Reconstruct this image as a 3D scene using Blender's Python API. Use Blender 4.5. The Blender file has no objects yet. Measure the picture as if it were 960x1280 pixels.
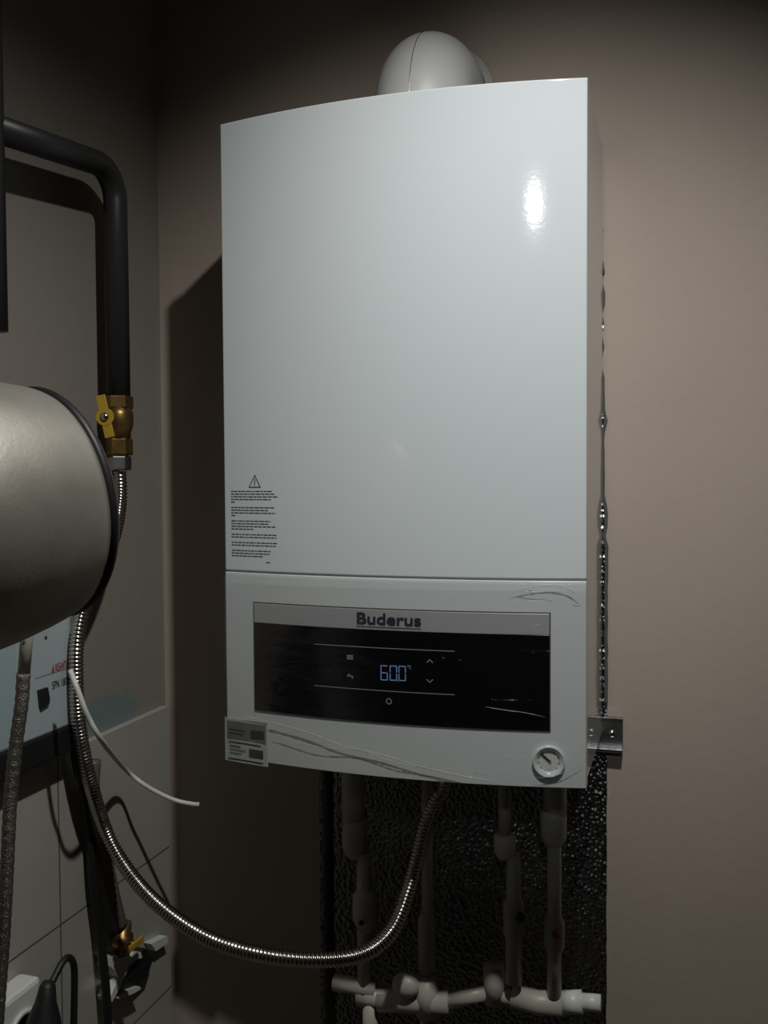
import bpy, math, random
from mathutils import Vector, Matrix
C = bpy.context.scene.collection
S = bpy.context.scene
PI = math.pi
random.seed(7)

# ------------------------------------------------------------------ camera
Z0 = 1.25                                   # height of the boiler's underside above the floor
CAM = Vector((.3477, -1.4041, .3759 + Z0))
YAW, PITCH, ROLL, FPX = -.3047, -.0373, -.0059, 1193.0
fw = Vector((math.sin(YAW) * math.cos(PITCH), math.cos(YAW) * math.cos(PITCH), math.sin(PITCH)))
rt0 = Vector((math.cos(YAW), -math.sin(YAW), 0)); up0 = rt0.cross(fw)
rt = math.cos(ROLL) * rt0 + math.sin(ROLL) * up0
up = -math.sin(ROLL) * rt0 + math.cos(ROLL) * up0
cd = bpy.data.cameras.new('camera'); cam = bpy.data.objects.new('camera', cd); C.objects.link(cam)
cam.matrix_world = Matrix(((rt.x, up.x, -fw.x, CAM.x), (rt.y, up.y, -fw.y, CAM.y), (rt.z, up.z, -fw.z, CAM.z), (0, 0, 0, 1)))
cd.sensor_fit = 'VERTICAL'; cd.sensor_height = 24; cd.lens = 24 * FPX / 1280
cd.clip_start = .02
S.camera = cam

def ray(x, y):
    return rt * ((x - 480) / FPX) - up * ((y - 640) / FPX) + fw
def P(x, y, Y):                              # point of the photograph on the plane y = Y
    r = ray(x, y); return CAM + r * ((Y - CAM.y) / r.y)
def L(x, y, X):                              # same on a plane x = X (parallel to the left wall)
    r = ray(x, y); return CAM + r * ((X - CAM.x) / r.x)

# ------------------------------------------------------------------ world and lights
w = bpy.data.worlds.new('world'); S.world = w; w.use_nodes = True
w.node_tree.nodes['Background'].inputs[0].default_value = (.9, .95, 1, 1)
w.node_tree.nodes['Background'].inputs[1].default_value = .010
def spot(name, loc, target, power, size, blend, radius, col):
    d = bpy.data.lights.new(name, 'SPOT'); d.energy = power; d.spot_size = math.radians(size); d.spot_blend = blend
    d.shadow_soft_size = radius; d.color = col
    o = bpy.data.objects.new(name, d); C.objects.link(o); o.location = loc
    o.rotation_euler = (Vector(target) - Vector(loc)).to_track_quat('-Z', 'Y').to_euler(); return o
spot('ceiling_bulb', (.40, -.95, 2.60), (-.05, -.0, .70), 48, 95, 1.0, .018, (1, .98, .94))
spot('rear_ceiling_bulb', (.70, -3.0, 2.72), (.24, -.1, 1.66), 30, 22, 1.0, .032, (.93, 1, .99))
vs = S.view_settings
vs.view_transform = 'Standard'; vs.look = 'None'; vs.gamma = 1; vs.use_curve_mapping = False; vs.exposure = 0
S.cycles.blur_glossy = .3

# ------------------------------------------------------------------ materials
def mat(name, col, rough=.5, metal=0., coat=0., bump=None, emit=None, var=None, spec=None):
    m = bpy.data.materials.new(name); m.use_nodes = True
    n = m.node_tree.nodes; l = m.node_tree.links; b = n['Principled BSDF']
    b.inputs['Base Color'].default_value = (*col, 1); b.inputs['Roughness'].default_value = rough
    b.inputs['Metallic'].default_value = metal; b.inputs['Coat Weight'].default_value = coat
    if spec is not None: b.inputs['Specular IOR Level'].default_value = spec
    tc = n.new('ShaderNodeTexCoord')
    if var:                                    # (scale, amount): mottled colour
        t = n.new('ShaderNodeTexNoise'); t.inputs['Scale'].default_value = var[0]; t.inputs['Detail'].default_value = 5
        l.new(tc.outputs['Object'], t.inputs['Vector'])
        r = n.new('ShaderNodeValToRGB'); e = r.color_ramp.elements
        e[0].position = .3; e[1].position = .7
        e[0].color = (*[c * (1 - var[1]) for c in col], 1); e[1].color = (*[min(1, c * (1 + var[1])) for c in col], 1)
        l.new(t.outputs['Fac'], r.inputs['Fac']); l.new(r.outputs['Color'], b.inputs['Base Color'])
    if bump:                                   # (scale, strength, distance)
        t = n.new('ShaderNodeTexNoise'); t.inputs['Scale'].default_value = bump[0]; t.inputs['Detail'].default_value = 3
        l.new(tc.outputs['Object'], t.inputs['Vector'])
        bp = n.new('ShaderNodeBump'); bp.inputs['Strength'].default_value = bump[1]; bp.inputs['Distance'].default_value = bump[2]
        l.new(t.outputs['Fac'], bp.inputs['Height']); l.new(bp.outputs['Normal'], b.inputs['Normal'])
    if emit:
        b.inputs['Emission Color'].default_value = (*emit[0], 1); b.inputs['Emission Strength'].default_value = emit[1]
    return m

M = {}
M['plaster'] = mat('beige_plaster', (.40, .335, .285), .75, bump=(60, .25, .002), var=(3.5, .04))
M['enamel'] = mat('white_enamel', (.655, .71, .735), .068, bump=(210, .06, .0006))
M['side'] = mat('white_side_enamel', (.72, .73, .72), .07)
M['panel'] = mat('white_panel_plastic', (.66, .70, .70), .22, bump=(160, .06, .0006))
M['gap'] = mat('dark_gap', (.06, .06, .06), .6)
M['glass'] = mat('black_display_glass', (.006, .006, .008), .12)
M['strip'] = mat('brushed_silver', (.52, .52, .54), .38, metal=.3)
M['ink'] = mat('dark_grey_ink', (.04, .04, .045), .5)
M['logo'] = mat('logo_ink', (.035, .03, .05), .5)
M['grey'] = mat('display_grey_print', (.30, .30, .30), .5)
M['digit'] = mat('display_digit', (.02, .03, .05), .4, emit=((.28, .50, .85), .26))
M['flue'] = mat('white_flue_plastic', (.46, .47, .46), .45)
M['chrome'] = mat('chrome', (.7, .7, .72), .18, metal=1)
M['galv'] = mat('galvanised_steel', (.55, .55, .56), .32, metal=1, var=(60, .2), bump=(90, .2, .0005))
M['blackpipe'] = mat('black_painted_steel', (.030, .033, .033), .42, bump=(80, .2, .001))
M['tank'] = mat('grey_tank_enamel', (.46, .44, .39), .48, metal=.75, bump=(260, .14, .0010), var=(25, .10))
M['rubber'] = mat('black_rubber', (.012, .012, .013), .5)
M['yellow'] = mat('yellow_lever_paint', (.46, .30, .03), .4)
M['brass'] = mat('brass', (.26, .17, .06), .38, metal=.85, var=(60, .25))
M['hose'] = mat('corrugated_steel', (.50, .47, .43), .24, metal=1)
M['braid'] = mat('braided_steel', (.30, .28, .25), .35, metal=.9, bump=(700, .9, .002))
M['sleeve'] = mat('pale_ferrule', (.62, .60, .52), .4, metal=.3)
M['ppr'] = mat('white_polypropylene', (.46, .44, .39), .4, var=(8, .05))
M['pprpink'] = mat('pinkish_white_plastic', (.60, .50, .47), .4)
M['red'] = mat('red_print', (.35, .02, .03), .5)
M['stab'] = mat('pale_blue_grey_enamel', (.42, .50, .52), .4)
M['dkmetal'] = mat('dark_housing', (.012, .012, .013), .5)
M['wplastic'] = mat('white_plastic', (.68, .70, .66), .35)
M['wcable'] = mat('white_cable_sheath', (.66, .65, .62), .4)
M['paper'] = mat('label_paper', (.50, .54, .52), .35)
M['labelgrey'] = mat('label_grey_print', (.17, .18, .18), .5)
M['labeldark'] = mat('label_dark_print', (.05, .04, .045), .5)
M['dark_plaster'] = mat('brown_plaster', (.12, .10, .085), .8)
M['floor'] = mat('grey_floor', (.09, .08, .07), .6, var=(5, .1))
M['ceiling'] = mat('ceiling_paint', (.15, .14, .13), .8)

# bubble foil: metallic with a bubble relief
m = mat('bubble_foil', (.20, .20, .20), .30, metal=1); M['foil'] = m
n = m.node_tree.nodes; l = m.node_tree.links; b = n['Principled BSDF']; tc = n.new('ShaderNodeTexCoord')
v = n.new('ShaderNodeTexVoronoi'); v.inputs['Scale'].default_value = 150
t = n.new('ShaderNodeTexNoise'); t.inputs['Scale'].default_value = 60; t.inputs['Detail'].default_value = 6
a = n.new('ShaderNodeMath'); a.operation = 'ADD'
l.new(tc.outputs['Object'], v.inputs['Vector']); l.new(tc.outputs['Object'], t.inputs['Vector'])
l.new(v.outputs['Distance'], a.inputs[0]); l.new(t.outputs['Fac'], a.inputs[1])
bp = n.new('ShaderNodeBump'); bp.inputs['Strength'].default_value = 1; bp.inputs['Distance'].default_value = .003
l.new(a.outputs[0], bp.inputs['Height']); l.new(bp.outputs['Normal'], b.inputs['Normal'])

# clear wrinkled film
m = bpy.data.materials.new('clear_film'); m.use_nodes = True; M['film'] = m
n = m.node_tree.nodes; l = m.node_tree.links; n.remove(n['Principled BSDF'])
tr = n.new('ShaderNodeBsdfTransparent'); tr.inputs[0].default_value = (.97, .97, .97, 1)
gl = n.new('ShaderNodeBsdfGlossy'); gl.inputs['Roughness'].default_value = .12; gl.inputs[0].default_value = (.9, .9, .9, 1)
mx = n.new('ShaderNodeMixShader'); mx.inputs[0].default_value = .05
tc = n.new('ShaderNodeTexCoord'); mp = n.new('ShaderNodeMapping'); mp.inputs['Scale'].default_value = (14, 14, 60)
mp.inputs['Rotation'].default_value = (0, .25, 0)
t = n.new('ShaderNodeTexNoise'); t.inputs['Scale'].default_value = 1; t.inputs['Detail'].default_value = 6; t.inputs['Distortion'].default_value = .8
bp = n.new('ShaderNodeBump'); bp.inputs['Strength'].default_value = .55; bp.inputs['Distance'].default_value = .004
l.new(tc.outputs['Object'], mp.inputs[0]); l.new(mp.outputs[0], t.inputs['Vector']); l.new(t.outputs['Fac'], bp.inputs['Height'])
l.new(bp.outputs['Normal'], gl.inputs['Normal']); l.new(tr.outputs[0], mx.inputs[1]); l.new(gl.outputs[0], mx.inputs[2])
l.new(mx.outputs[0], n['Material Output'].inputs[0])
M['crease'] = mat('film_crease_glint', (.60, .60, .60), .06)
cb = M['crease'].node_tree.nodes['Principled BSDF']; cb.inputs['Alpha'].default_value = .45

# wall tiles: joints every .3 m along y, .238 m along z; teal paint smear is on the plaster above
def tile_mat():
    m = mat('cream_wall_tile', (.40, .40, .36), .28)
    n = m.node_tree.nodes; l = m.node_tree.links; b = n['Principled BSDF']
    tc = n.new('ShaderNodeTexCoord'); sp = n.new('ShaderNodeSeparateXYZ'); l.new(tc.outputs['Object'], sp.inputs[0])
    def joint(out, size, off):
        ad = n.new('ShaderNodeMath'); ad.operation = 'ADD'; ad.inputs[1].default_value = -off + 40 * size; l.new(out, ad.inputs[0])
        md = n.new('ShaderNodeMath'); md.operation = 'MODULO'; md.inputs[1].default_value = size; l.new(ad.outputs[0], md.inputs[0])
        lt = n.new('ShaderNodeMath'); lt.operation = 'LESS_THAN'; lt.inputs[1].default_value = .0028; l.new(md.outputs[0], lt.inputs[0]); return lt.outputs[0]
    a = joint(sp.outputs['Y'], .30, -.3058); c = joint(sp.outputs['Z'], .238, 1.009)
    mxm = n.new('ShaderNodeMath'); mxm.operation = 'MAXIMUM'; l.new(a, mxm.inputs[0]); l.new(c, mxm.inputs[1])
    t = n.new('ShaderNodeTexNoise'); t.inputs['Scale'].default_value = 9; l.new(tc.outputs['Object'], t.inputs['Vector'])
    r = n.new('ShaderNodeValToRGB'); r.color_ramp.elements[0].color = (.36, .35, .31, 1); r.color_ramp.elements[1].color = (.44, .43, .38, 1)
    l.new(t.outputs['Fac'], r.inputs['Fac'])
    mix = n.new('ShaderNodeMixRGB'); mix.inputs[2].default_value = (.12, .11, .10, 1)
    l.new(mxm.outputs[0], mix.inputs[0]); l.new(r.outputs['Color'], mix.inputs[1]); l.new(mix.outputs[0], b.inputs['Base Color'])
    bp = n.new('ShaderNodeBump'); bp.inputs['Strength'].default_value = .6; bp.inputs['Distance'].default_value = .002; bp.invert = True
    l.new(mxm.outputs[0], bp.inputs['Height']); l.new(bp.outputs['Normal'], b.inputs['Normal'])
    return m
M['tile'] = tile_mat()
def stained():
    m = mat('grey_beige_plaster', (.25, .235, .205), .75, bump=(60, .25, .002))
    n = m.node_tree.nodes; l = m.node_tree.links; b = n['Principled BSDF']
    tc = n.new('ShaderNodeTexCoord'); mp = n.new('ShaderNodeMapping'); l.new(tc.outputs['Object'], mp.inputs[0])
    mp.inputs['Location'].default_value = (0, 0, 0)
    vm = n.new('ShaderNodeVectorMath'); vm.operation = 'SUBTRACT'; vm.inputs[1].default_value = (-.48, -.20, 1.262); l.new(mp.outputs[0], vm.inputs[0])
    vs_ = n.new('ShaderNodeVectorMath'); vs_.operation = 'MULTIPLY'; vs_.inputs[1].default_value = (0, 7.5, 26); l.new(vm.outputs[0], vs_.inputs[0])
    ln = n.new('ShaderNodeVectorMath'); ln.operation = 'LENGTH'; l.new(vs_.outputs[0], ln.inputs[0])
    t = n.new('ShaderNodeTexNoise'); t.inputs['Scale'].default_value = 30; l.new(tc.outputs['Object'], t.inputs['Vector'])
    ad = n.new('ShaderNodeMath'); ad.operation = 'ADD'; l.new(ln.outputs['Value'], ad.inputs[0]); l.new(t.outputs['Fac'], ad.inputs[1])
    r = n.new('ShaderNodeValToRGB'); e = r.color_ramp.elements; e[0].position = .92; e[1].position = 1.0
    hv = n.new('ShaderNodeMath'); hv.operation = 'MULTIPLY'; hv.inputs[1].default_value = .68; l.new(ad.outputs[0], hv.inputs[0])
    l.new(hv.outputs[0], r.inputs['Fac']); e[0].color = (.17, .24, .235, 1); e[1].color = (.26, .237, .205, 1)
    l.new(r.outputs['Color'], b.inputs['Base Color']); return m
M['plaster_left'] = stained()

# ------------------------------------------------------------------ mesh helpers
class MB:
    def __init__(s): s.v = []; s.f = []; s.mi = []; s.sm = []
    def add(s, vs, fs, smooth=False, mi=0):
        k = len(s.v); s.v += [tuple(p) for p in vs]; s.f += [tuple(i + k for i in f) for f in fs]
        s.sm += [smooth] * len(fs); s.mi += [mi] * len(fs); return s
    def box(s, a, b, bev=0., mi=0, mtx=None):
        x0, y0, z0 = a; x1, y1, z1 = b
        if bev <= 0:
            vs = [(x, y, z) for x in (x0, x1) for y in (y0, y1) for z in (z0, z1)]
            fs = [(0, 1, 3, 2), (4, 6, 7, 5), (0, 4, 5, 1), (2, 3, 7, 6), (0, 2, 6, 4), (1, 5, 7, 3)]
        else:
            import bmesh
            bm = bmesh.new(); bmesh.ops.create_cube(bm, size=1)
            for q in bm.verts: q.co = ((x0 + x1) / 2 + q.co.x * (x1 - x0), (y0 + y1) / 2 + q.co.y * (y1 - y0), (z0 + z1) / 2 + q.co.z * (z1 - z0))
            bmesh.ops.bevel(bm, geom=list(bm.edges), offset=bev, segments=2, profile=.5, affect='EDGES')
            bm.verts.index_update(); vs = [tuple(q.co) for q in bm.verts]; fs = [tuple(q.index for q in f.verts) for f in bm.faces]; bm.free()
        if mtx is not None: vs = [mtx @ Vector(q) for q in vs]
        return s.add(vs, fs, False, mi)
    def lathe(s, prof, org, axis=(0, 0, 1), seg=24, cap=True, mi=0, smooth=True):   # prof: (r, h) along axis
        ax = Vector(axis).normalized(); t = Vector((1, 0, 0)) if abs(ax.x) < .9 else Vector((0, 1, 0))
        u = ax.cross(t).normalized(); w_ = ax.cross(u); o = Vector(org); vs = []; fs = []
        for r, h in prof:
            for k in range(seg):
                a = 2 * PI * k / seg; vs.append(o + ax * h + (u * math.cos(a) + w_ * math.sin(a)) * r)
        for i in range(len(prof) - 1):
            for k in range(seg):
                k2 = (k + 1) % seg; fs.append((i * seg + k, i * seg + k2, (i + 1) * seg + k2, (i + 1) * seg + k))
        s.add(vs, fs, smooth, mi)
        if cap:
            kk = len(s.v) - len(vs)
            s.f += [tuple(kk + k for k in reversed(range(seg))), tuple(kk + (len(prof) - 1) * seg + k for k in range(seg))]
            s.sm += [False, False]; s.mi += [mi, mi]
        return s
    def tube(s, pts, r, seg=12, rf=None, mi=0, cap=True):       # sweep a circle; rf(i, arclength) -> radius
        pts = [Vector(q) for q in pts]; N = len(pts); T = []
        for i in range(N): T.append((pts[min(i + 1, N - 1)] - pts[max(i - 1, 0)]).normalized())
        t0 = Vector((0, 0, 1)) if abs(T[0].z) < .9 else Vector((1, 0, 0)); u = T[0].cross(t0).normalized(); vs = []; fs = []; al = 0
        for i in range(N):
            if i: al += (pts[i] - pts[i - 1]).length
            u = (u - T[i] * u.dot(T[i])).normalized(); w_ = T[i].cross(u); rr = rf(i, al) if rf else r
            for k in range(seg):
                a = 2 * PI * k / seg; vs.append(pts[i] + (u * math.cos(a) + w_ * math.sin(a)) * rr)
        for i in range(N - 1):
            for k in range(seg):
                k2 = (k + 1) % seg; fs.append((i * seg + k, i * seg + k2, (i + 1) * seg + k2, (i + 1) * seg + k))
        if cap: fs += [tuple(reversed(range(seg))), tuple((N - 1) * seg + k for k in range(seg))]
        return s.add(vs, fs, True, mi)
    def ball(s, c, r, seg=20, sc=(1, 1, 1)):
        vs = []; fs = []; nr = seg // 2
        for i in range(nr + 1):
            p_ = PI * i / nr
            for k in range(seg):
                a = 2 * PI * k / seg; vs.append((c[0] + r * sc[0] * math.sin(p_) * math.cos(a), c[1] + r * sc[1] * math.sin(p_) * math.sin(a), c[2] + r * sc[2] * math.cos(p_)))
        for i in range(nr):
            for k in range(seg): k2 = (k + 1) % seg; fs.append((i * seg + k, (i + 1) * seg + k, (i + 1) * seg + k2, i * seg + k2))
        return s.add(vs, fs, True)
    def build(s, name, m, parent=None, label=None):
        me = bpy.data.meshes.new(name); me.from_pydata(s.v, [], s.f)
        ms = m if isinstance(m, (list, tuple)) else [m]
        for q in ms: me.materials.append(q)
        me.polygons.foreach_set('use_smooth', s.sm); me.polygons.foreach_set('material_index', s.mi)
        import bmesh
        bm = bmesh.new(); bm.from_mesh(me); bmesh.ops.remove_doubles(bm, verts=bm.verts, dist=1e-6)
        bmesh.ops.recalc_face_normals(bm, faces=bm.faces); bm.to_mesh(me); bm.free()
        o = bpy.data.objects.new(name, me); C.objects.link(o)
        if parent is not None:
            o.parent = parent; bpy.context.view_layer.update(); o.matrix_parent_inverse = parent.matrix_world.inverted()
        if label: o['label'] = label
        return o
def thing(name, label, cat, loc, group=None):
    o = bpy.data.objects.new(name, None); C.objects.link(o); o.location = loc; o.empty_display_size = .05
    o['label'] = label; o['category'] = cat
    if group: o['group'] = group
    bpy.context.view_layer.update(); return o
def tag(o, label, cat, group=None):
    o['label'] = label; o['category'] = cat
    if group: o['group'] = group
    return o
def struct(o): o['kind'] = 'structure'; return o
def smooth_path(pts, step=.003):                 # Catmull-Rom through the points, even spacing
    p = [Vector(q) for q in pts]; p = [2 * p[0] - p[1]] + p + [2 * p[-1] - p[-2]]; d = []
    for i in range(1, len(p) - 2):
        for k in range(60):
            t = k / 60; a, b_, c, e = p[i - 1], p[i], p[i + 1], p[i + 2]
            d.append(.5 * ((2 * b_) + (c - a) * t + (2 * a - 5 * b_ + 4 * c - e) * t * t + (3 * b_ - a - 3 * c + e) * t ** 3))
    d.append(p[-2]); out = [d[0]]; acc = 0
    for i in range(1, len(d)):
        seg = (d[i] - d[i - 1]).length; pos = 0
        while acc + seg - pos >= step and seg > 0:
            pos += step - acc; acc = 0; out.append(d[i - 1].lerp(d[i], min(1, pos / seg))); 
        acc += seg - pos
    return out
def arc_corner(a, b, c, r, n=10):                # fillet of radius r at corner b
    a, b, c = Vector(a), Vector(b), Vector(c); d1 = (a - b).normalized(); d2 = (c - b).normalized()
    th = d1.angle(d2); dist = r / math.tan(th / 2); ctr = b + (d1 + d2).normalized() * (r / math.sin(th / 2))
    s_, e_ = b + d1 * dist, b + d2 * dist; va, vb = s_ - ctr, e_ - ctr; ang = va.angle(vb)
    return [ctr + (va * math.sin((1 - k / n) * ang) + vb * math.sin(k / n * ang)) / math.sin(ang) for k in range(n + 1)]
def text_mesh(body, size, bold=0.0, sx=1.0):
    cu = bpy.data.curves.new('t', 'FONT'); cu.body = body; cu.size = size; cu.offset = bold; cu.align_x = 'CENTER'; cu.align_y = 'CENTER'
    o = bpy.data.objects.new('t', cu); C.objects.link(o); dg = bpy.context.evaluated_depsgraph_get()
    me = bpy.data.meshes.new_from_object(o.evaluated_get(dg)); bpy.data.objects.remove(o)
    vs = [(q.co.x * sx, q.co.y) for q in me.vertices]; fs = [tuple(f.vertices) for f in me.polygons]; bpy.data.meshes.remove(me); return vs, fs

# ------------------------------------------------------------------ room
XL = -.48; XR = 1.7; YF = -3.7; ZC = 3.35
struct(MB().box((XL - .2, 0, 0), (XR + .2, .2, ZC)).build('wall_back', M['plaster']))
wl = MB().box((XL - .2, YF, 0), (XL, 0, ZC)); wl.box((XL, YF, 0), (XL + .011, -.012, 1.247), .0015, mi=1)
struct(wl.build('wall_left', [M['plaster_left'], M['tile']]))
struct(MB().box((XR, YF, 0), (XR + .2, 0, ZC)).build('wall_right', M['dark_plaster']))
struct(MB().box((XL - .2, YF - .2, 0), (XR + .2, YF, ZC)).build('wall_front', M['dark_plaster']))
struct(MB().box((XL - .2, YF - .2, -.2), (XR + .2, .2, 0)).build('floor', M['floor']))
struct(MB().box((XL - .2, YF - .2, ZC), (XR + .2, .2, ZC + .2)).build('ceiling', M['ceiling']))

# foil-faced insulation sheet pinned flat on the back wall behind the boiler
ft = .005; zt, zb = 1.975, .62; N = 90
xr = []
for i in range(N + 1):
    z = zb + (zt - zb) * i / N
    base = .2438 if z < 1.53 else .2384
    bump = 0
    if 1.53 < z < 1.60: bump = .005 * math.sin((z - 1.53) / .07 * PI)
    if 1.70 < z < 1.715: bump = .004
    xr.append(base + bump + random.uniform(-.0009, .0004) - (.0028 if z > 1.75 and random.random() < .5 else 0))
vs_, fs_ = [], []
for i in range(N + 1):
    z = zb + (zt - zb) * i / N
    for x, y in ((-.203, -.0005), (-.203, -ft), (xr[i], -ft), (xr[i], -.0005)): vs_.append((x, y, z))
for i in range(N):
    for k in range(4): fs_.append((4 * i + k, 4 * i + (k + 1) % 4, 4 * i + 4 + (k + 1) % 4, 4 * i + 4 + k))
fs_ += [(0, 1, 2, 3), (4 * N, 4 * N + 1, 4 * N + 2, 4 * N + 3)]
fo = MB().add(vs_, fs_).build('foil_insulation_sheet', M['foil'])
tag(fo, 'silver bubble foil insulation sheet on the wall behind the boiler and its pipes', 'insulation')

ce = MB(); rr_ = random.Random(5)  # dark matte strip added over the foil's edge to subdue its glitter
for i in range(N):
    z = zb + (zt - zb) * i / N; z2 = zb + (zt - zb) * (i + 1) / N
    if z < 1.285 or (z > 1.72 and rr_.random() < .45): continue
    a, b_ = xr[i], xr[i + 1]
    ce.add([(a - .004, -ft - .0006, z), (a + .0004, -ft - .0006, z), (a + .0004, -.0003, z), (b_ - .004, -ft - .0006, z2), (b_ + .0004, -ft - .0006, z2), (b_ + .0004, -.0003, z2)], [(0, 1, 4, 3), (1, 2, 5, 4)])
ce.build('matte_edge_strip', mat('dark_matte_edge', (.07, .07, .068), .7), fo)

# ------------------------------------------------------------------ boiler
W = .4753 / 2; D = .2529; H = .84; BOW = .027; ZS = Z0 + .2506
def yf(x): return -D - BOW * (1 - (x / W) ** 2)
def bow_slab(mb, x0, x1, z0, z1, off, th, n=40, edge=.0025, zf0=None, zf1=None):
    """curved slab: front at yf-off, thickness th; corners eased"""
    xs = [x0, x0 + edge * .3, x0 + edge, x0 + edge * 1.3, x0 + edge * 1.8] + [x0 + edge + (x1 - x0 - 2 * edge) * k / n for k in range(1, n)] + [x1 - edge * 1.8, x1 - edge * 1.3, x1 - edge, x1 - edge * .3, x1]
    zs = [z0, z0 + edge * .3, z0 + edge, z0 + edge * 1.3, z0 + edge * 1.8] + [z0 + edge + (z1 - z0 - 2 * edge) * k / 4 for k in range(1, 4)] + [z1 - edge * 1.8, z1 - edge * 1.3, z1 - edge, z1 - edge * .3, z1]
    def e(i, cnt): return {0: edge, 1: edge * .3}.get(min(i, cnt - 1 - i), 0)
    vs = []; nx, nz = len(xs), len(zs)
    for j, z in enumerate(zs):
        for i, x in enumerate(xs): vs.append((x, yf(x) - off + max(e(i, nx), e(j, nz)), z))
    fs = [(j * nx + i, j * nx + i + 1, (j + 1) * nx + i + 1, (j + 1) * nx + i) for j in range(nz - 1) for i in range(nx - 1)]
    k = len(vs)
    mb.add(vs, fs, True)
    # back and rim
    rim = [i for i in range(nx)] + [j * nx + nx - 1 for j in range(1, nz)] + [(nz - 1) * nx + i for i in range(nx - 2, -1, -1)] + [j * nx for j in range(nz - 2, 0, -1)]
    a = [vs[i] for i in rim]; bk = [(q[0], yf(q[0]) - off + th, q[2]) for q in a]; m_ = len(a)
    mb.add(a + bk, [(i, (i + 1) % m_, m_ + (i + 1) % m_, m_ + i) for i in range(m_)])
    bx = [(x, yf(x) - off + th, z) for z in (z0, z1) for x in xs]
    mb.add(bx, [(i, i + 1, nx + i + 1, nx + i) for i in range(nx - 1)]); return mb
def decal(shapes, off, name, m, parent, label=None):
    """shapes: list of polygons in (x, z); thin raised print following the bow"""
    mb = MB()
    for poly in shapes:
        mb.add([(x, yf(x) - off, z) for x, z in poly], [tuple(range(len(poly)))])
    return mb.build(name, m, parent, label)
def rect(x0, z0, x1, z1): return [(x0, z0), (x1, z0), (x1, z1), (x0, z1)]
def strip_shapes(x0, z0, x1, z1, n=24): return [rect(x0 + (x1 - x0) * k / n, z0, x0 + (x1 - x0) * (k + 1) / n, z1) for k in range(n)]

boiler = thing('gas_boiler', 'large white wall-hung gas boiler with a black display panel', 'boiler', (0, -.012, Z0))
# casing: top, sides and underside follow the bow
n = 40; cas = MB(); poly = [(-W + .0015, -.012)] + [(x, yf(x) + .004) for x in [(-W + .0015) + (2 * W - .003) * k / n for k in range(n + 1)]] + [(W - .0015, -.012)]
pv = [(x, y, Z0 + .004) for x, y in poly] + [(x, y, Z0 + H - .0015) for x, y in poly]; q = len(poly)
cas.add(pv, [(i, (i + 1) % q, q + (i + 1) % q, q + i) for i in range(q)] + [tuple(reversed(range(q))), tuple(range(q, 2 * q))])
cas.build('casing', M['side'], boiler)
fc = bow_slab(MB(), -W, W, ZS + .0012, Z0 + H, .0, .018, edge=.0016).build('front_cover', M['enamel'], boiler)
cp = bow_slab(MB(), -W, W, Z0, ZS - .0008, .0, .018, edge=.0010).build('control_panel', M['panel'], boiler)

# warning triangle and printed lines
def Q(x, y):                                    # photo point -> (x, z) on the bowed front
    p_ = P(x, y, -D - .01)
    for _ in range(6): p_ = P(x, y, yf(p_.x))
    return p_.x, p_.z
a_, b_, c_ = Q(318.5, 594), Q(311.5, 609), Q(325.5, 609)
def line_poly(p0, p1, wd):
    d = Vector((p1[0] - p0[0], p1[1] - p0[1])); nn = Vector((-d.y, d.x)).normalized() * wd / 2; e = d.normalized() * wd * .4
    return [(p0[0] - e.x + nn.x, p0[1] - e.y + nn.y), (p0[0] - e.x - nn.x, p0[1] - e.y - nn.y), (p1[0] + e.x - nn.x, p1[1] + e.y - nn.y), (p1[0] + e.x + nn.x, p1[1] + e.y + nn.y)]
mid = ((b_[0] + c_[0]) / 2, b_[1])
decal([line_poly(a_, b_, .0011), line_poly(b_, c_, .0011), line_poly(c_, a_, .0011),
       line_poly((mid[0], a_[1] - .005), (mid[0], mid[1] + .005), .0013), rect(mid[0] - .0008, mid[1] + .002, mid[0] + .0008, mid[1] + .0036)],
      .0004, 'warning_triangle', M['ink'], fc)
rnd = random.Random(3); tx = []
x0 = Q(289, 614)[0]; zrow = Q(289, 614)[1]; zend = Q(287.5, 694)[1]; full = Q(347, 620)[0] - x0
rows = [(0, .88), (1, .95), (2, 1), (3, .86), (4, .1), (6, .93), (7, .8), (8, .96), (9, .1), (11, .85), (12, .82), (13, .95), (14, .48),
        (16, .98), (17, .97), (19, .98), (20, .98), (22, .86), (23, .82), (24, .68)]
for rw, fr in rows:
    z = zrow + (zend - zrow) * rw / 24; x = x0; xe = x0 + full * fr
    while x < xe - .0012:
        wl_ = min(rnd.uniform(.0025, .008), xe - x); tx.append(rect(x, z - .00055, x + wl_, z + .00055)); x += wl_ + .0011
xx, zz = Q(333, 703); tx.append(rect(xx, zz - .0005, xx + .006, zz + .0005))
decal(tx, .0004, 'printed_warning_lines', M['ink'], fc)

# display: brushed strip above black glass
disp = thing('x', '', '', (0, 0, 0)); bpy.data.objects.remove(disp)
gx0, gx1 = -.1905, .1953; gz0, gz1, gs = 1.3199, 1.4608, 1.4352
bow_slab(MB(), gx0 - .0012, gx1 + .0012, gz0 - .001, gz1 + .0015, .0016, .004, edge=.0004).build('display_rim', M['gap'], cp)
dg_ = bow_slab(MB(), gx0, gx1, gz0, gs, .0024, .003, edge=.0005).build('display', M['glass'], boiler)
bow_slab(MB(), gx0, gx1, gs, gz1, .0026, .003, edge=.0005).build('silver_trim_strip', M['strip'], dg_)
vs2, fs2 = text_mesh('Buderus', 1.0, .02, 1.3)
xa, za = Q(447, 773); xb, zb_ = Q(527, 775); wx = max(v[0] for v in vs2) - min(v[0] for v in vs2); sc = (xb - xa) / wx
cx, cz = (xa + xb) / 2, (za + zb_) / 2
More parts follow.
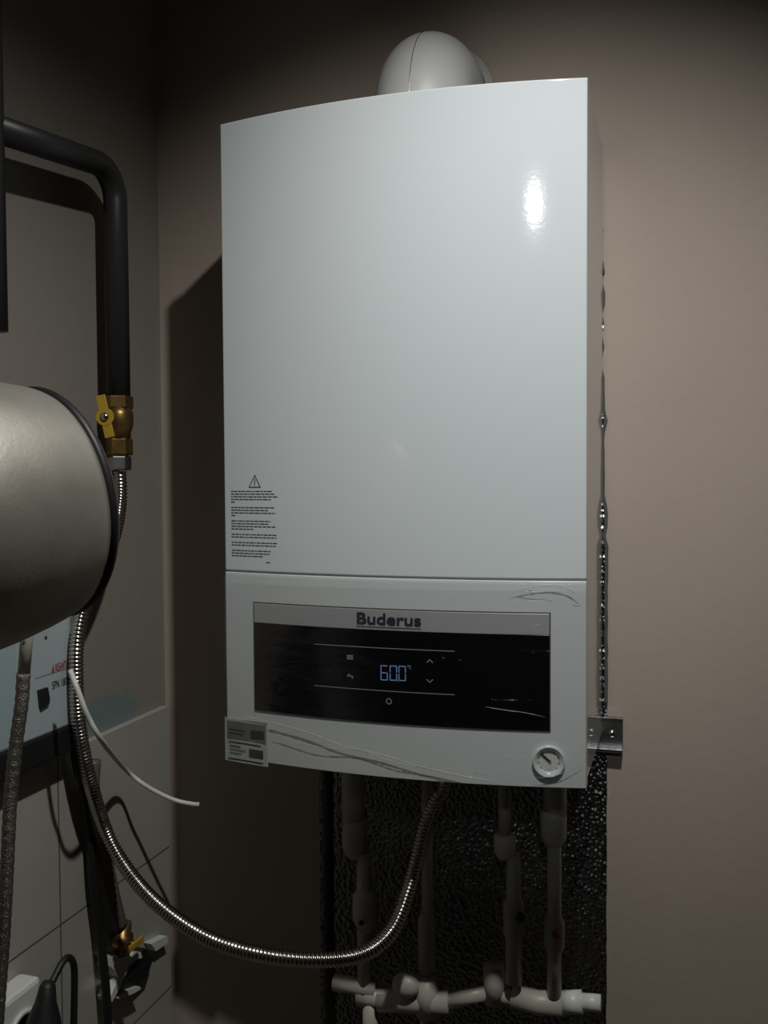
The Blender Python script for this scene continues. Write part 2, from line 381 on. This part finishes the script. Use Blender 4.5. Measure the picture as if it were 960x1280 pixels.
MB().add([(cx + v[0] * sc, yf(cx + v[0] * sc) - .0038, cz + v[1] * sc * 1.0) for v in vs2], fs2).build('brand_lettering', M['logo'], dg_)
zl = min(v[1] for v in vs2) * sc + cz - .0035
decal(strip_shapes(xa, zl - .0004, xb, zl + .0004), .0031, 'brand_underline', M['logo'], dg_)
OFF = .0029
for (xa_, ya_, xb_, yb_) in ((394, 804.5, 569, 813.5), (394, 856.5, 569, 867.5)):
    u, v = Q(xa_, ya_), Q(xb_, yb_); zc = (u[1] + v[1]) / 2
    decal(strip_shapes(u[0], zc - .0005, v[0], zc + .0005), OFF, 'display_line', M['grey'], dg_)
# digits 60.0 : seven segments
def digit(cx, cz, w_, h, segs, t=.0012):
    x0_, x1_, z0_, z1_ = cx - w_ / 2, cx + w_ / 2, cz - h / 2, cz + h / 2; g = t * .55; o = []
    S7 = {'a': rect(x0_ + g, z1_ - t, x1_ - g, z1_), 'd': rect(x0_ + g, z0_, x1_ - g, z0_ + t), 'g': rect(x0_ + g, cz - t / 2, x1_ - g, cz + t / 2),
          'f': rect(x0_, cz + g, x0_ + t, z1_ - g), 'e': rect(x0_, z0_ + g, x0_ + t, cz - g), 'b': rect(x1_ - t, cz + g, x1_, z1_ - g), 'c': rect(x1_ - t, z0_ + g, x1_, cz - g)}
    for k in segs: o.append(S7[k])
    return o
for px_, sg in ((481, 'acdefg'), (492.5, 'abcdef'), (503.5, 'abcdef')):
    u = Q(px_, 840.5 + (px_ - 481) * .03); decal(digit(u[0], u[1], .0095, .0188, sg), OFF, 'display_digit', M['digit'], dg_)
u = Q(498, 850); decal([rect(u[0] - .0006, u[1] - .0012, u[0] + .0006, u[1])], OFF, 'decimal_point', M['digit'], dg_)
u = Q(511, 834); decal([rect(u[0] - .001, u[1] + .001, u[0] + .0008, u[1] + .003), rect(u[0] + .0015, u[1] - .0015, u[0] + .004, u[1] - .0008), rect(u[0] + .0015, u[1] + .002, u[0] + .004, u[1] + .0027), rect(u[0] + .0015, u[1] - .0015, u[0] + .0022, u[1] + .0027)], OFF, 'degree_sign', M['grey'], dg_)
u = Q(438.5, 821); decal([rect(u[0] - .0038 + k * .002, u[1] - .003, u[0] - .0026 + k * .002, u[1] + .003) for k in range(4)] + [rect(u[0] - .0045, u[1] - .0022, u[0] + .0045, u[1] - .0012), rect(u[0] - .0045, u[1] + .0012, u[0] + .0045, u[1] + .0022)], OFF, 'radiator_icon', M['grey'], dg_)
u = Q(438.5, 845); decal([rect(u[0] - .004, u[1], u[0] + .002, u[1] + .0016), rect(u[0] - .0022, u[1] + .0016, u[0] - .0008, u[1] + .0035), rect(u[0] + .002, u[1] - .0025, u[0] + .004, u[1] + .001)], OFF, 'tap_icon', M['grey'], dg_)
for yy, sgn in ((826, 1), (850.5, -1)):
    u = Q(538, yy); decal([line_poly((u[0] - .0035, u[1] - .0015 * sgn), (u[0], u[1] + .0018 * sgn), .0012), line_poly((u[0], u[1] + .0018 * sgn), (u[0] + .0035, u[1] - .0015 * sgn), .0012)], OFF, 'arrow_icon', M['grey'], dg_)
u = Q(487, 876); ring = []
for k in range(20):
    a0, a1 = 2 * PI * k / 20, 2 * PI * (k + 1) / 20
    ring.append([(u[0] + r_ * math.cos(a), u[1] + r_ * math.sin(a)) for r_, a in ((.0026, a0), (.0039, a0), (.0039, a1), (.0026, a1))])
decal(ring, OFF, 'power_ring_icon', M['grey'], dg_)
# gauge
u = Q(686, 951.5); gy = yf(u[0]); ga = Vector((2 * BOW * u[0] / W ** 2 * 1, -1, 0)).normalized()
g0 = Vector((u[0], gy - .001, u[1]))
ring_prof = [(.0196, -.003), (.0194, .0030), (.0184, .0042), (.0172, .0038), (.0145, .0012), (.0130, .0004), (.0128, -.002)]
gb = MB().lathe(ring_prof, g0, ga, 40, cap=False).build('pressure_gauge', M['panel'], boiler)
MB().lathe([(.0165, -.003), (.0165, -.0004)], g0, ga, 32).build('gauge_face', M['wplastic'], gb)
uu = ga.cross(Vector((0, 0, 1))).normalized()
def on_g(a, b2, h): return g0 + uu * a + Vector((0, 0, b2)) + ga * h
sx_ = 1 if uu.x > 0 else -1
MB().add([on_g(sx_ * -.010, .009, .001), on_g(sx_ * -.0085, .0105, .001), on_g(sx_ * .0035, .000, .001), on_g(sx_ * .002, -.0018, .001)], [(0, 1, 2, 3)]).build('gauge_needle', M['ink'], gb)
tk = MB()
for k in range(9):
    a = math.radians(-40 + k * 32.5); ca, sa = math.cos(a), math.sin(a)
    tk.add([on_g(sx_ * (r_ * ca - q_ * sa), r_ * sa + q_ * ca, .0004) for r_, q_ in ((.0115, -.0006), (.0145, -.0006), (.0145, .0006), (.0115, .0006))], [(0, 1, 2, 3)])
tk.build('gauge_scale', M['ink'], gb)
# energy label hanging over the lower left corner
l0, l1 = Q(287, 900), Q(336, 905); lx0, lx1 = -W - .0015, l1[0]; lz1 = l1[1] + .002; lz0 = Z0 - .004
el = bow_slab(MB(), lx0, lx1, lz0, lz1, .0042, .0008, n=6, edge=.0003).build('energy_label', M['paper'], boiler)
lw = lx1 - lx0; lh = lz1 - lz0
def LR(a, b2, c, d): return rect(lx0 + lw * a, lz0 + lh * b2, lx0 + lw * c, lz0 + lh * d)
decal([LR(.06, .52, .96, .94)], .0047, 'label_grey_field', M['labelgrey'], el)
decal([LR(.62, .62, .92, .80), LR(.58, .18, .90, .36)], .0051, 'label_dark_block', M['labeldark'], el)
decal([LR(.10, .45, .85, .475), LR(.12, .36, .38, .385), LR(.12, .28, .50, .30), LR(.12, .20, .40, .22), LR(.08, .06, .9, .085), LR(.12, .66, .45, .68), LR(.12, .74, .5, .76)], .0051, 'label_print', M['labeldark'], el)
# film on the control panel, with creases
bow_slab(MB(), -W + .001, W + .001, Z0 + .001, ZS - .004, .0062, .0003, edge=.0002).build('protective_film', M['film'], boiler)
def crease(pts, r, m='crease'):
    w3 = []
    for x, y in pts:
        a, z = Q(x, y); w3.append((a, yf(a) - .0062, z))
    sp = smooth_path(w3, .003); rr = random.Random(len(pts) * 31 + int(pts[0][0]))
    MB().tube(sp, r, 6, rf=lambda i, al: r * (.35 + .65 * rr.random()) * min(1, .25 + i / 8, .25 + (len(sp) - 1 - i) / 8)).build('film_crease_glint', M[m], boiler)
crease([(300, 893), (345, 902), (390, 915), (430, 930), (480, 942), (530, 957), (580, 968), (625, 976)], .0011)
crease([(345, 915), (400, 932), (450, 936), (500, 952), (560, 962)], .0007)
crease([(640, 738), (665, 733), (690, 731), (712, 736), (728, 748)], .0010)
crease([(645, 736), (665, 739), (688, 739)], .0006)
crease([(608, 882), (632, 886), (655, 889), (684, 895)], .0006)
crease([(668, 971), (700, 966), (731, 950)], .0006)
for x, y, ln_ in ((665, 728, 14), (690, 741, 12), (655, 737, 9), (722, 747, 10), (660, 929, 4), (667, 930, 5), (665, 934, 5), (658, 973, 10), (620, 884, 12), (640, 887, 16), (556, 821, 4), (577, 824, 4), (598, 955, 5), (607, 957, 4), (336, 899, 3), (410, 917, 4), (302, 786, 3), (690, 760, 3), (668, 925, 3), (685, 960, 7), (690, 951, 8)):
    crease([(x - ln_ / 2, y - ln_ * .04), (x, y + .4), (x + ln_ / 2, y + ln_ * .08)], .0009)  # short pale bits stand in for glints on the film

# flue elbow
ex, ey, er = P(541, 90, -.13).x - .014, -.135, .0655
elb = thing('flue_elbow', 'round white flue elbow rising from the top of the boiler into the wall', 'flue', (ex, ey, Z0 + H))
zt_ = P(541, 37, ey - .03).z + .034
R_ = .075; pts = [(ex, ey, Z0 + H), (ex, ey, zt_ - er - R_)]
zc = zt_ - er - R_; pts = [(ex, ey, Z0 + H - .001), (ex, ey, zc)] + [(ex, ey + R_ - R_ * math.cos(t), zc + R_ * math.sin(t)) for t in [PI / 2 * k / 16 for k in range(1, 17)]] + [(ex, -.0, zc + R_)]
MB().tube(pts, er, 40).build('elbow', M['flue'], elb)
MB().tube([(ex, -.016, zc + R_), (ex, -.001, zc + R_)], er + .010, 40).build('wall_collar', M['flue'], elb)
sr = .0006; seam = [(q_[0] , q_[1], q_[2]) for q_ in [(ex, ey - er, Z0 + H), (ex, ey - er, zc)]] + [(ex, ey + R_ - (R_ + er) * math.cos(t), zc + (R_ + er) * math.sin(t)) for t in [PI / 2 * k / 20 for k in range(1, 21)]]
MB().tube(seam, sr, 6).build('mould_seam', M['galv'], elb)

# ------------------------------------------------------------------ metal bracket on the right
bk = thing('wall_bracket', 'small galvanised metal bracket screwed to the wall beside the lower right of the boiler', 'bracket', (.244, -.006, 1.23))
mb = MB().box((.2215, -.0085, 1.229), (.266, -.006, 1.278), .0004)
mb.box((.2215, -.0125, 1.2755), (.266, -.006, 1.278), .0004); mb.box((.2235, -.020, 1.229), (.266, -.006, 1.2345), .0008)
mb.build('plate', M['galv'], bk)
MB().lathe([(.0052, 0), (.0052, .0016), (.0035, .0032), (.0001, .0036)], (.2505, -.0083, 1.254), (0, -1, 0), 16).build('screw', M['chrome'], bk)

# ------------------------------------------------------------------ gas pipe, valve, hose
GX = -.432; pr = .0168
c1 = L(145, 300, GX); Yv = c1.y; zel = L(138, 208, GX).z
hz0 = L(0, 168, GX); 
gp = thing('gas_pipe', 'black steel gas pipe turning down from the left wall to the yellow valve', 'pipe', (GX, Yv, L(146, 497, GX).z))
Ya = L(-17, 100, GX).y; zh = zel
elbow = arc_corner((GX, Ya, hz0.z + .003), (GX, Yv, zh), (GX, Yv, 1.7), .042)
MB().tube([(GX, Ya, hz0.z + .003)] + elbow + [(GX, Yv, L(146, 495, GX).z)], pr, 20).build('pipe_run', M['blackpipe'], gp)
MB().tube([(GX, Ya, 1.80), (GX, Ya, 2.95)], .0185, 20).build('riser', M['blackpipe'], gp)
for zc_ in (2.35,): MB().tube([(GX, Ya, zc_ - .02), (GX, Ya, zc_ + .02)], .022, 20).build('coupling', M['blackpipe'], gp)
for z in (2.7,):
    Y_ = Yv if z < 2 else Ya
    MB().box((XL, Y_ - .006, z - .006), (GX - pr * .8, Y_ + .006, z + .006)).build('stand_off', M['blackpipe'], gp)
def hexn(mb, org, r, h0, h1): 
    mb.lathe([(r * .93, h0), (r, h0 + .002), (r, h1 - .002), (r * .93, h1)], org, (0, 0, 1), 6, smooth=False)
zv = L(146, 495, GX).z; o_ = (GX, Yv, zv)
def zpx(y): return L(146, y, GX).z - zv
val = thing('gas_valve', 'brass ball valve with yellow butterfly lever at the end of the black gas pipe', 'valve', (GX, Yv, zv + zpx(590)))
mb = MB(); hexn(mb, o_, .0205, zpx(511), .0); mb.lathe([(.016, zpx(550)), (.017, zpx(540)), (.0205, zpx(530)), (.0205, zpx(518)), (.017, zpx(508))], o_, seg=20)
mb.build('valve_body', M['brass'], val)
mb = MB(); hexn(mb, o_, .0190, zpx(569), zpx(548)); mb.build('union_nut', M['brass'], val)
mb = MB(); hexn(mb, o_, .0165, zpx(588), zpx(570)); mb.lathe([(.0125, zpx(574)), (.0125, zpx(566))], o_, seg=16); mb.build('hose_nut', M['galv'], val)
# lever: butterfly plate on a stem facing the room, tilted
hc = P(131.5, 521, Yv - .034)
mb = MB().lathe([(.006, -.024), (.006, .004)], hc, (.1, -1, 0), 12); mb.build('lever_stem', M['brass'], val)
rotm = Matrix.Translation(hc) @ Matrix.Rotation(math.radians(-72), 4, 'Z') @ Matrix.Rotation(math.radians(12), 4, 'X')
mb = MB().box((-.0015, -.007, .004), (.0015, .007, .031), .001, mtx=rotm); mb.box((-.0015, -.007, -.030), (.0015, .007, -.004), .001, mtx=rotm)
mb.lathe([(.0125, -.0022), (.0125, .0022)], hc, rotm.to_3x3() @ Vector((1, 0, 0)), 20); mb.build('lever', M['yellow'], val)
MB().lathe([(.0062, .0020), (.0055, .0050), (.0005, .0055)], hc, rotm.to_3x3() @ Vector((1, 0, 0)), 12).build('lever_nut', M['chrome'], val)

# corrugated hose
hp = [Vector((GX, Yv, zv + zpx(589))), Vector((GX, Yv, zv + zpx(625))), L(143, 668, -.425), L(126, 715, -.424), L(106, 755, -.424), L(96.5, 800, -.424), L(95.5, 855, -.424), L(99, 910, -.424), L(112, 975, -.424),
      P(135, 1045, -.26), P(165, 1095, -.27), P(205, 1137, -.29), P(262, 1174, -.31), P(330, 1194, -.32), P(400, 1200, -.31), P(455, 1192, -.28), P(490, 1163, -.24), P(510, 1115, -.20), P(522, 1070, -.17), P(532, 1030, -.15), P(545, 1000, -.135), P(556, 985, -.13)]
hp.append(Vector((hp[-1].x + .003, -.13, Z0 - .004)))
sp = smooth_path(hp, .00125)
tag(MB().tube(sp, .009, 14, rf=lambda i, al: .0092 + .0011 * math.sin(2 * PI * al / .0052)).build('gas_hose', M['hose']),
    'long corrugated steel gas hose sagging from the yellow valve to the underside of the boiler', 'hose')

# ------------------------------------------------------------------ grey vessel
vc = CAM + ray(50, 630) * .78; az, tilt = math.radians(20), math.radians(7)
ax = Vector((-math.sin(az) * math.cos(tilt), -math.cos(az) * math.cos(tilt), -math.sin(tilt)))
R0 = .0968
ves = thing('expansion_vessel', 'large rounded grey tank with a black seam, at the left edge of the photo', 'tank', (vc.x, vc.y, vc.z - .10))
prof = [(R0 * .955, 0), (R0 * .98, .005), (R0 * 1.0, .012), (R0 * 1.035, .028), (R0 * 1.07, .050), (R0 * 1.10, .080), (R0 * 1.11, .11), (R0 * 1.07, .135), (R0 * .95, .155), (R0 * .7, .172), (R0 * .35, .180), (.002, .182)]
MB().lathe(prof, vc, ax, 72).build('shell', M['tank'], ves)
MB().lathe([(.002, -.026), (R0 * .3, -.025), (R0 * .6, -.021), (R0 * .85, -.013), (R0 * .95, -.004)], vc, ax, 64).build('rear_shell', M['tank'], ves)
MB().lathe([(R0 * .9, -.007), (R0 * .97, -.0065), (R0 * .985, -.004), (R0 * .98, .000), (R0 * .93, .002)], vc, ax, 72).build('seam_band', M['rubber'], ves)
am = vc + ax * .09
MB().tube([(XL + .001, am.y + .02, am.z), (am.x - .05, am.y + .02, am.z)], .014, 16).build('wall_mount', M['blackpipe'], ves)

# ferrule + braided hose hanging from the vessel's underside
fy = -.56; f0 = P(33.5, 795, fy); f1 = P(29.5, 846, fy)
bh = thing('braided_hose', 'thin braided hose with a pale metal ferrule hanging under the grey tank', 'hose', tuple(P(0, 1250, fy)))
ft_ = [f0 + (f0 - f1) * .55, f0, f1]  # the ferrule screws into the underside of the vessel
MB().tube(ft_, .0066, 18).build('ferrule', M['sleeve'], bh)
MB().lathe([(.0015, 0), (.0015, .0007)], f0 + (f1 - f0) * .12 + Vector((.0020, -.0064, 0)), (.3, -1, 0), 10).build('ferrule_hole', M['gap'], bh)
hp2 = [f1 + Vector((0, 0, .004)), P(27, 880, fy), P(20, 930, fy), P(13, 1000, fy), P(9, 1080, fy), P(5, 1160, fy), P(0, 1230, fy), P(-6, 1310, fy)]
MB().tube(smooth_path(hp2, .004), .0078, 16, rf=lambda i, al: .0072 + .0004 * math.sin(al / .004 * 2.1)).build('braid', M['braid'], bh)

# ------------------------------------------------------------------ voltage stabiliser
SX = -.438
pa = L(91, 905, SX); pb = L(0, 944, SX); zb0 = pa.z; yR = pa.y
st = thing('voltage_stabiliser', 'pale grey wall-mounted stabiliser box with red print and a black base', 'stabiliser', (-.42, yR - .1, zb0 - .035))
stb = MB().box((XL + .012, yR - .185, zb0), (SX, yR, zb0 + .24), .003).build('housing', M['stab'], st)
MB().box((XL + .012, yR - .187, zb0 - .036), (SX + .001, yR + .001, zb0), .003).build('black_base', M['dkmetal'], st)
def LQ(x, y): p_ = L(x, y, SX); return p_.y, p_.z
def side_decal(polys, off, name, m, parent): 
    mb = MB()
    for po in polys: mb.add([(SX + off, a, b2) for a, b2 in po], [tuple(range(len(po)))])
    return mb.build(name, m, parent)
sw = [LQ(46, 863), LQ(57, 859), LQ(59.5, 874), LQ(58.5, 880), LQ(48.5, 886)]
mb = MB(); k = len(sw); mb.add([(SX, a, b2) for a, b2 in sw] + [(SX + .004, a, b2) for a, b2 in sw], [(i, (i + 1) % k, k + (i + 1) % k, k + i) for i in range(k)] + [tuple(range(k, 2 * k))])
mb.build('rocker_switch', M['dkmetal'], st)
def side_text(body, x0_, y0_, x1_, h, m, name, shear=0, bold=.0008):
    vs3, fs3 = text_mesh(body, 1.0, .012); mn, mx_ = min(v[0] for v in vs3), max(v[0] for v in vs3); hh = max(v[1] for v in vs3) - min(v[1] for v in vs3); m0 = min(v[1] for v in vs3)
    a = LQ(x0_, y0_); b2 = LQ(x1_, y0_); wd = b2[0] - a[0]
    MB().add([(SX + .0006, a[0] + (v[0] - mn) / (mx_ - mn) * wd + (v[1] - m0) / hh * h * shear, a[1] + (v[1] - m0) / hh * h) for v in vs3], fs3).build(name, m, stb)
side_text('RESANTA', 69, 839, 85, .010, M['red'], 'red_lettering')
t3 = LQ(64, 841); side_decal([[(t3[0], t3[1]), (t3[0] + .0055, t3[1]), (t3[0] + .0045, t3[1] + .011)]], .0006, 'red_logo_mark', M['red'], stb)
side_text('SPN 1800', 65, 862, 86, .0105, M['ink'], 'model_lettering')
u0, u1 = LQ(44, 851), LQ(84, 851); side_decal([rect(u0[0], u0[1] - .0003 + .003, u1[0], u0[1] + .0004 + .003)], .0005, 'thin_line', M['labelgrey'], stb)
u0 = LQ(57, 797); MB().lathe([(.0022, 0), (.0022, .001)], (SX, u0[0], u0[1]), (1, 0, 0), 10).build('screw', M['ink'], st)
u0 = LQ(20, 850); side_decal([rect(u0[0] - .05, zb0 + .004, u0[0], zb0 + .236)], .0005, 'blue_side_panel', mat('pale_blue_print', (.36, .46, .49), .4), stb)

# ------------------------------------------------------------------ cables and tails on the left
wp = [L(88, 838, -.385), L(97, 862, -.37), L(110, 896, -.36), L(130, 930, -.36), P(155, 960, -.20), P(182, 982, -.17), P(215, 999, -.15), P(240, 1005, -.14), P(251, 1005.5, -.138)]
tag(MB().tube(smooth_path(wp, .004), .0034, 12).build('white_cable', M['wcable']), 'loose white cable end curling out from the stabiliser in front of the wall', 'cable')
bp_ = [L(93, 915, -.452), L(95, 950, -.452), L(104, 990, -.452), L(112, 1040, -.452), L(116, 1100, -.452), L(124, 1160, -.45), L(131, 1220, -.445), L(136, 1290, -.445)]
tag(MB().tube(smooth_path(bp_, .006), .0062, 12).build('black_cable', M['rubber']), 'thick black cable running down the tiles from behind the stabiliser', 'cable')
gp2 = [L(116, 950, -.445), L(115, 990, -.445), L(128, 1060, -.446), L(140, 1120, -.447), L(150, 1160, -.447)]  # brown tube swept down the tiles to the lower valve
tag(MB().tube(smooth_path(gp2, .006), .0115, 14).build('brown_tube', mat('brown_tube', (.12, .10, .085), .5)), 'brown tube slanting down the tiles to the lower yellow valve', 'pipe')
lv = L(153, 1163, -.447); va2 = thing('water_valve', 'small brass valve with yellow handle low on the tiled wall', 'valve', tuple(lv - Vector((0, 0, .03))))
mb = MB().lathe([(.013, .012), (.013, -.004), (.0165, -.006), (.0165, -.022), (.011, -.024), (.011, -.036)], lv, (0, .12, 1), 20); mb.build('valve_body', M['brass'], va2)
hh_ = lv + Vector((.022, 0, -.018))
MB().lathe([(.005, -.012), (.005, .0)], hh_, (1, 0, 0), 12).build('valve_stem', M['brass'], va2)
MB().box((hh_.x - .002, hh_.y - .02, hh_.z - .005), (hh_.x + .002, hh_.y + .02, hh_.z + .005), .0015).build('handle', M['yellow'], va2)

# open white plastic box near the corner
oc = L(160, 1222, -.44)
ob = thing('wall_socket_box', 'open white plastic socket box under the small brass valve', 'socket', (XL + .011, oc.y, oc.z - .03))
def prism(pts_, x0_, x1_, name, m, par):
    k = len(pts_); mb = MB()
    mb.add([(x0_, a, b2) for a, b2 in pts_] + [(x1_, a, b2) for a, b2 in pts_], [(i, (i + 1) % k, k + (i + 1) % k, k + i) for i in range(k)] + [tuple(reversed(range(k))), tuple(range(k, 2 * k))])
    return mb.build(name, m, par)
def LB(x, y, X=-.445): p_ = L(x, y, X); return (p_.y, p_.z)
prism([LB(138, 1197), LB(146, 1194), LB(152, 1199), LB(163, 1197), LB(168, 1190), LB(176, 1190), LB(178, 1197), LB(170, 1200), LB(162, 1207), LB(150, 1235), LB(140, 1253), LB(138, 1247), LB(148, 1222), LB(145, 1215), LB(138, 1208)], XL + .011, -.445, 'box_rim', M['wplastic'], ob)
prism([LB(170, 1200), LB(176, 1197), LB(186, 1186), LB(196, 1200), LB(190, 1220), LB(176, 1234), LB(150, 1246), LB(142, 1251), LB(150, 1235), LB(162, 1207)], XL + .011, -.452, 'box_inner_shade', M['dkmetal'], ob)  # solid near-black prism stands in for the shade inside the box
prism([LB(148, 1248), LB(160, 1238), LB(174, 1233), LB(176, 1236), LB(166, 1242), LB(150, 1248.5)], XL + .011, -.444, 'lower_edge', M['wplastic'], ob)
for k in range(3):
    q_ = LB(166 + k * 3.2, 1222 - k * 4); MB().box((-.452, q_[0] - .002, q_[1] - .0016), (-.449, q_[0] + .002, q_[1] + .0016)).build('contact', M['chrome'], ob)
pr_ = prism([LB(189, 1180, -.455), LB(209, 1170, -.455), LB(211, 1178, -.455), LB(195, 1189, -.455)], XL + .011, -.455, 'cable_duct', M['wplastic'], None)
tag(pr_, 'short white cable duct piece by the corner, right of the socket box', 'duct')

# mains socket with black plug, bottom left
s0 = L(30, 1262, -.43)
A0 = L(1, 1262, -.435); A1 = L(52, 1219, -.435)
ms = thing('mains_socket', 'white surface-mounted mains socket at the lower left on the tiles', 'socket', (XL + .011, (A0.y + A1.y) / 2, A1.z - .11))
MB().box((XL + .011, A0.y, A1.z - .11), (-.435, A1.y, A1.z), .006).build('socket_body', M['wplastic'], ms)
MB().lathe([(.030, 0), (.030, .004), (.024, .004), (.022, -.001)], (-.435, (A0.y + A1.y) / 2, A1.z - .055), (1, 0, 0), 32).build('socket_ring', M['wplastic'], ms)
c0 = L(62, 1236, -.405)
pl = thing('power_plug', 'black mains plug with looping cord pushed into the white socket at lower left', 'plug', (c0.x, c0.y, c0.z - .05))
mb = MB().lathe([(.006, .034), (.010, .028), (.013, .010), (.021, -.012), (.024, -.03), (.024, -.062), (.018, -.068)], (c0.x, c0.y - .010, c0.z - .022), (0, .22, 1), 24); mb.build('plug_body', M['rubber'], pl)
cw = [Vector((c0.x, c0.y - .004, c0.z + .0)), L(70, 1218, -.405), L(78, 1203, -.405), L(86, 1197, -.405), L(92, 1206, -.408), L(93, 1230, -.41), L(92, 1290, -.415)]
MB().tube(smooth_path(cw, .004), .0045, 12).build('plug_cord', M['rubber'], pl)

# ------------------------------------------------------------------ pipes under the boiler
GP = 'white plastic pipes under the boiler'
YP = -.085
def vp(x, y, Y=YP): return P(x, y, Y)
def lz(mb, x, ys, Y=YP):                         # vertical lathe: ys = [(pixel y, radius)]
    c_ = vp(x, ys[0][0], Y); zz_ = [vp(x, y, Y).z for y, _ in ys]
    mb.lathe([(r, z - zz_[0]) for (y, r), z in zip(ys, zz_)], (c_.x, Y, zz_[0]), (0, 0, 1), 24); return mb
def pipe_thing(label, x, Y=YP):
    return thing('water_pipe', label, 'pipe', tuple(vp(x, 1235, Y)), GP)
ztop = Z0 + .003
def top_tube(par, x, y_end, r, m, Y=YP, name='pipe'):
    a = vp(x, y_end, Y); MB().tube([(a.x, Y, a.z), (a.x, Y, ztop)], r, 20).build(name, m, par)
# 1: left pipe
t1 = pipe_thing('leftmost plastic pipe under the boiler, with a thick white coupling', 443)
top_tube(t1, 442, 1030, .0175, M['ppr'])
lz(MB(), 443, [(1021, .012), (1024, .018), (1058, .0185), (1068, .014), (1072, .009)]).build('coupling', M['ppr'], t1)
lz(MB(), 455, [(1066, .011), (1240, .011)]).build('lower_pipe', M['ppr'], t1)
lz(MB(), 457, [(1112, .011), (1120, .0195), (1148, .0195), (1162, .012)]).build('ball_valve', M['ppr'], t1)
q_ = vp(452, 1153, YP - .02); MB().lathe([(.0035, 0), (.003, .004)], q_, (0, -1, 0), 12).build('valve_knob', M['rubber'], t1)
# 2: thin pipe
t2 = pipe_thing('thin plastic pipe under the middle of the boiler, behind the hanging hose', 535)
top_tube(t2, 535, 1232, .0085, M['ppr'], -.075)
lz(MB(), 533, [(1140, .009), (1150, .0125), (1210, .0125), (1222, .009)], -.075).build('sleeve', M['ppr'], t2)
# 3
t3_ = pipe_thing('plastic pipe with pinkish union and a black valve knob, right of centre', 630)
top_tube(t3_, 631, 1050, .009, M['ppr'], -.10)
lz(MB(), 631, [(1042, .011), (1044, .0155), (1064, .0155), (1073, .010)], -.10).build('union_nut', M['pprpink'], t3_)
lz(MB(), 642, [(1070, .0095), (1124, .0105), (1128, .0145), (1168, .0145), (1172, .0115), (1228, .0115)], -.10).build('lower_pipe', M['ppr'], t3_)
q_ = vp(651, 1146, -.118); MB().lathe([(.0065, 0), (.006, .006), (.002, .007)], q_, (0, -1, 0), 16).build('valve_knob', M['rubber'], t3_)
# 4
t4 = pipe_thing('rightmost plastic pipe under the boiler, with a rounded white coupling', 692)
top_tube(t4, 694, 1020, .016, M['ppr'], -.09)
lz(MB(), 692, [(1012, .0165), (1020, .0185), (1046, .018), (1056, .012), (1058, .006)], -.09).build('coupling', M['ppr'], t4)
lz(MB(), 693, [(1056, .010), (1145, .010), (1152, .0145), (1182, .0145), (1190, .010), (1245, .010)], -.09).build('lower_pipe', M['ppr'], t4)
q_ = vp(695, 1167, -.105); MB().lathe([(.005, 0), (.0045, .005)], q_, (0, -1, 0), 12).build('valve_knob', M['red'], t4)
# manifold
mf = thing('pipe_manifold', 'row of white plastic tees and elbows joining the pipes at the bottom of the photo', 'pipe', tuple(vp(570, 1275)))
def seg_(pts_, r, name, m='ppr', Y=YP): MB().tube([vp(x, y, Y) for x, y in pts_], r, 20).build(name, M[m], mf)
seg_([(418, 1228), (470, 1236)], .012, 'pipe'); seg_([(448, 1246), (482, 1247)], .0135, 'coupling'); 
seg_([(474, 1250), (562, 1252)], .0165, 'coupling'); seg_([(532, 1222), (536, 1268)], .0185, 'tee'); seg_([(560, 1252), (610, 1240)], .011, 'pipe')
q_ = vp(508, 1231, YP - .014); MB().ball(q_, .0195, 20, (1.1, .8, .9)).build('elbow', M['ppr'], mf)
q_ = vp(514, 1234, YP - .01)
seg_([(617, 1206), (619, 1253)], .0155, 'coupling'); seg_([(619, 1245), (650, 1246)], .011, 'pipe')
seg_([(640, 1244), (672, 1253), (704, 1255)], .0165, 'elbow'); seg_([(704, 1253), (728, 1252)], .0155, 'coupling', 'wplastic'); seg_([(728, 1252), (751, 1254)], .0115, 'end_cap', 'wplastic')  # lighter plastic on the last two fittings stands in for light on them
seg_([(536, 1262), (536, 1330)], .0115, 'drop_pipe'); seg_([(463, 1250), (463, 1330)], .0115, 'drop_pipe')
# black upright tube at the foil's left edge
a = vp(410, 1000, -.05)
tag(MB().tube([(a.x, -.05, .55), (a.x, -.05, ztop)], .0085, 16).build('black_tube', M['rubber']), 'black tube straight down along the left edge of the foil', 'pipe')
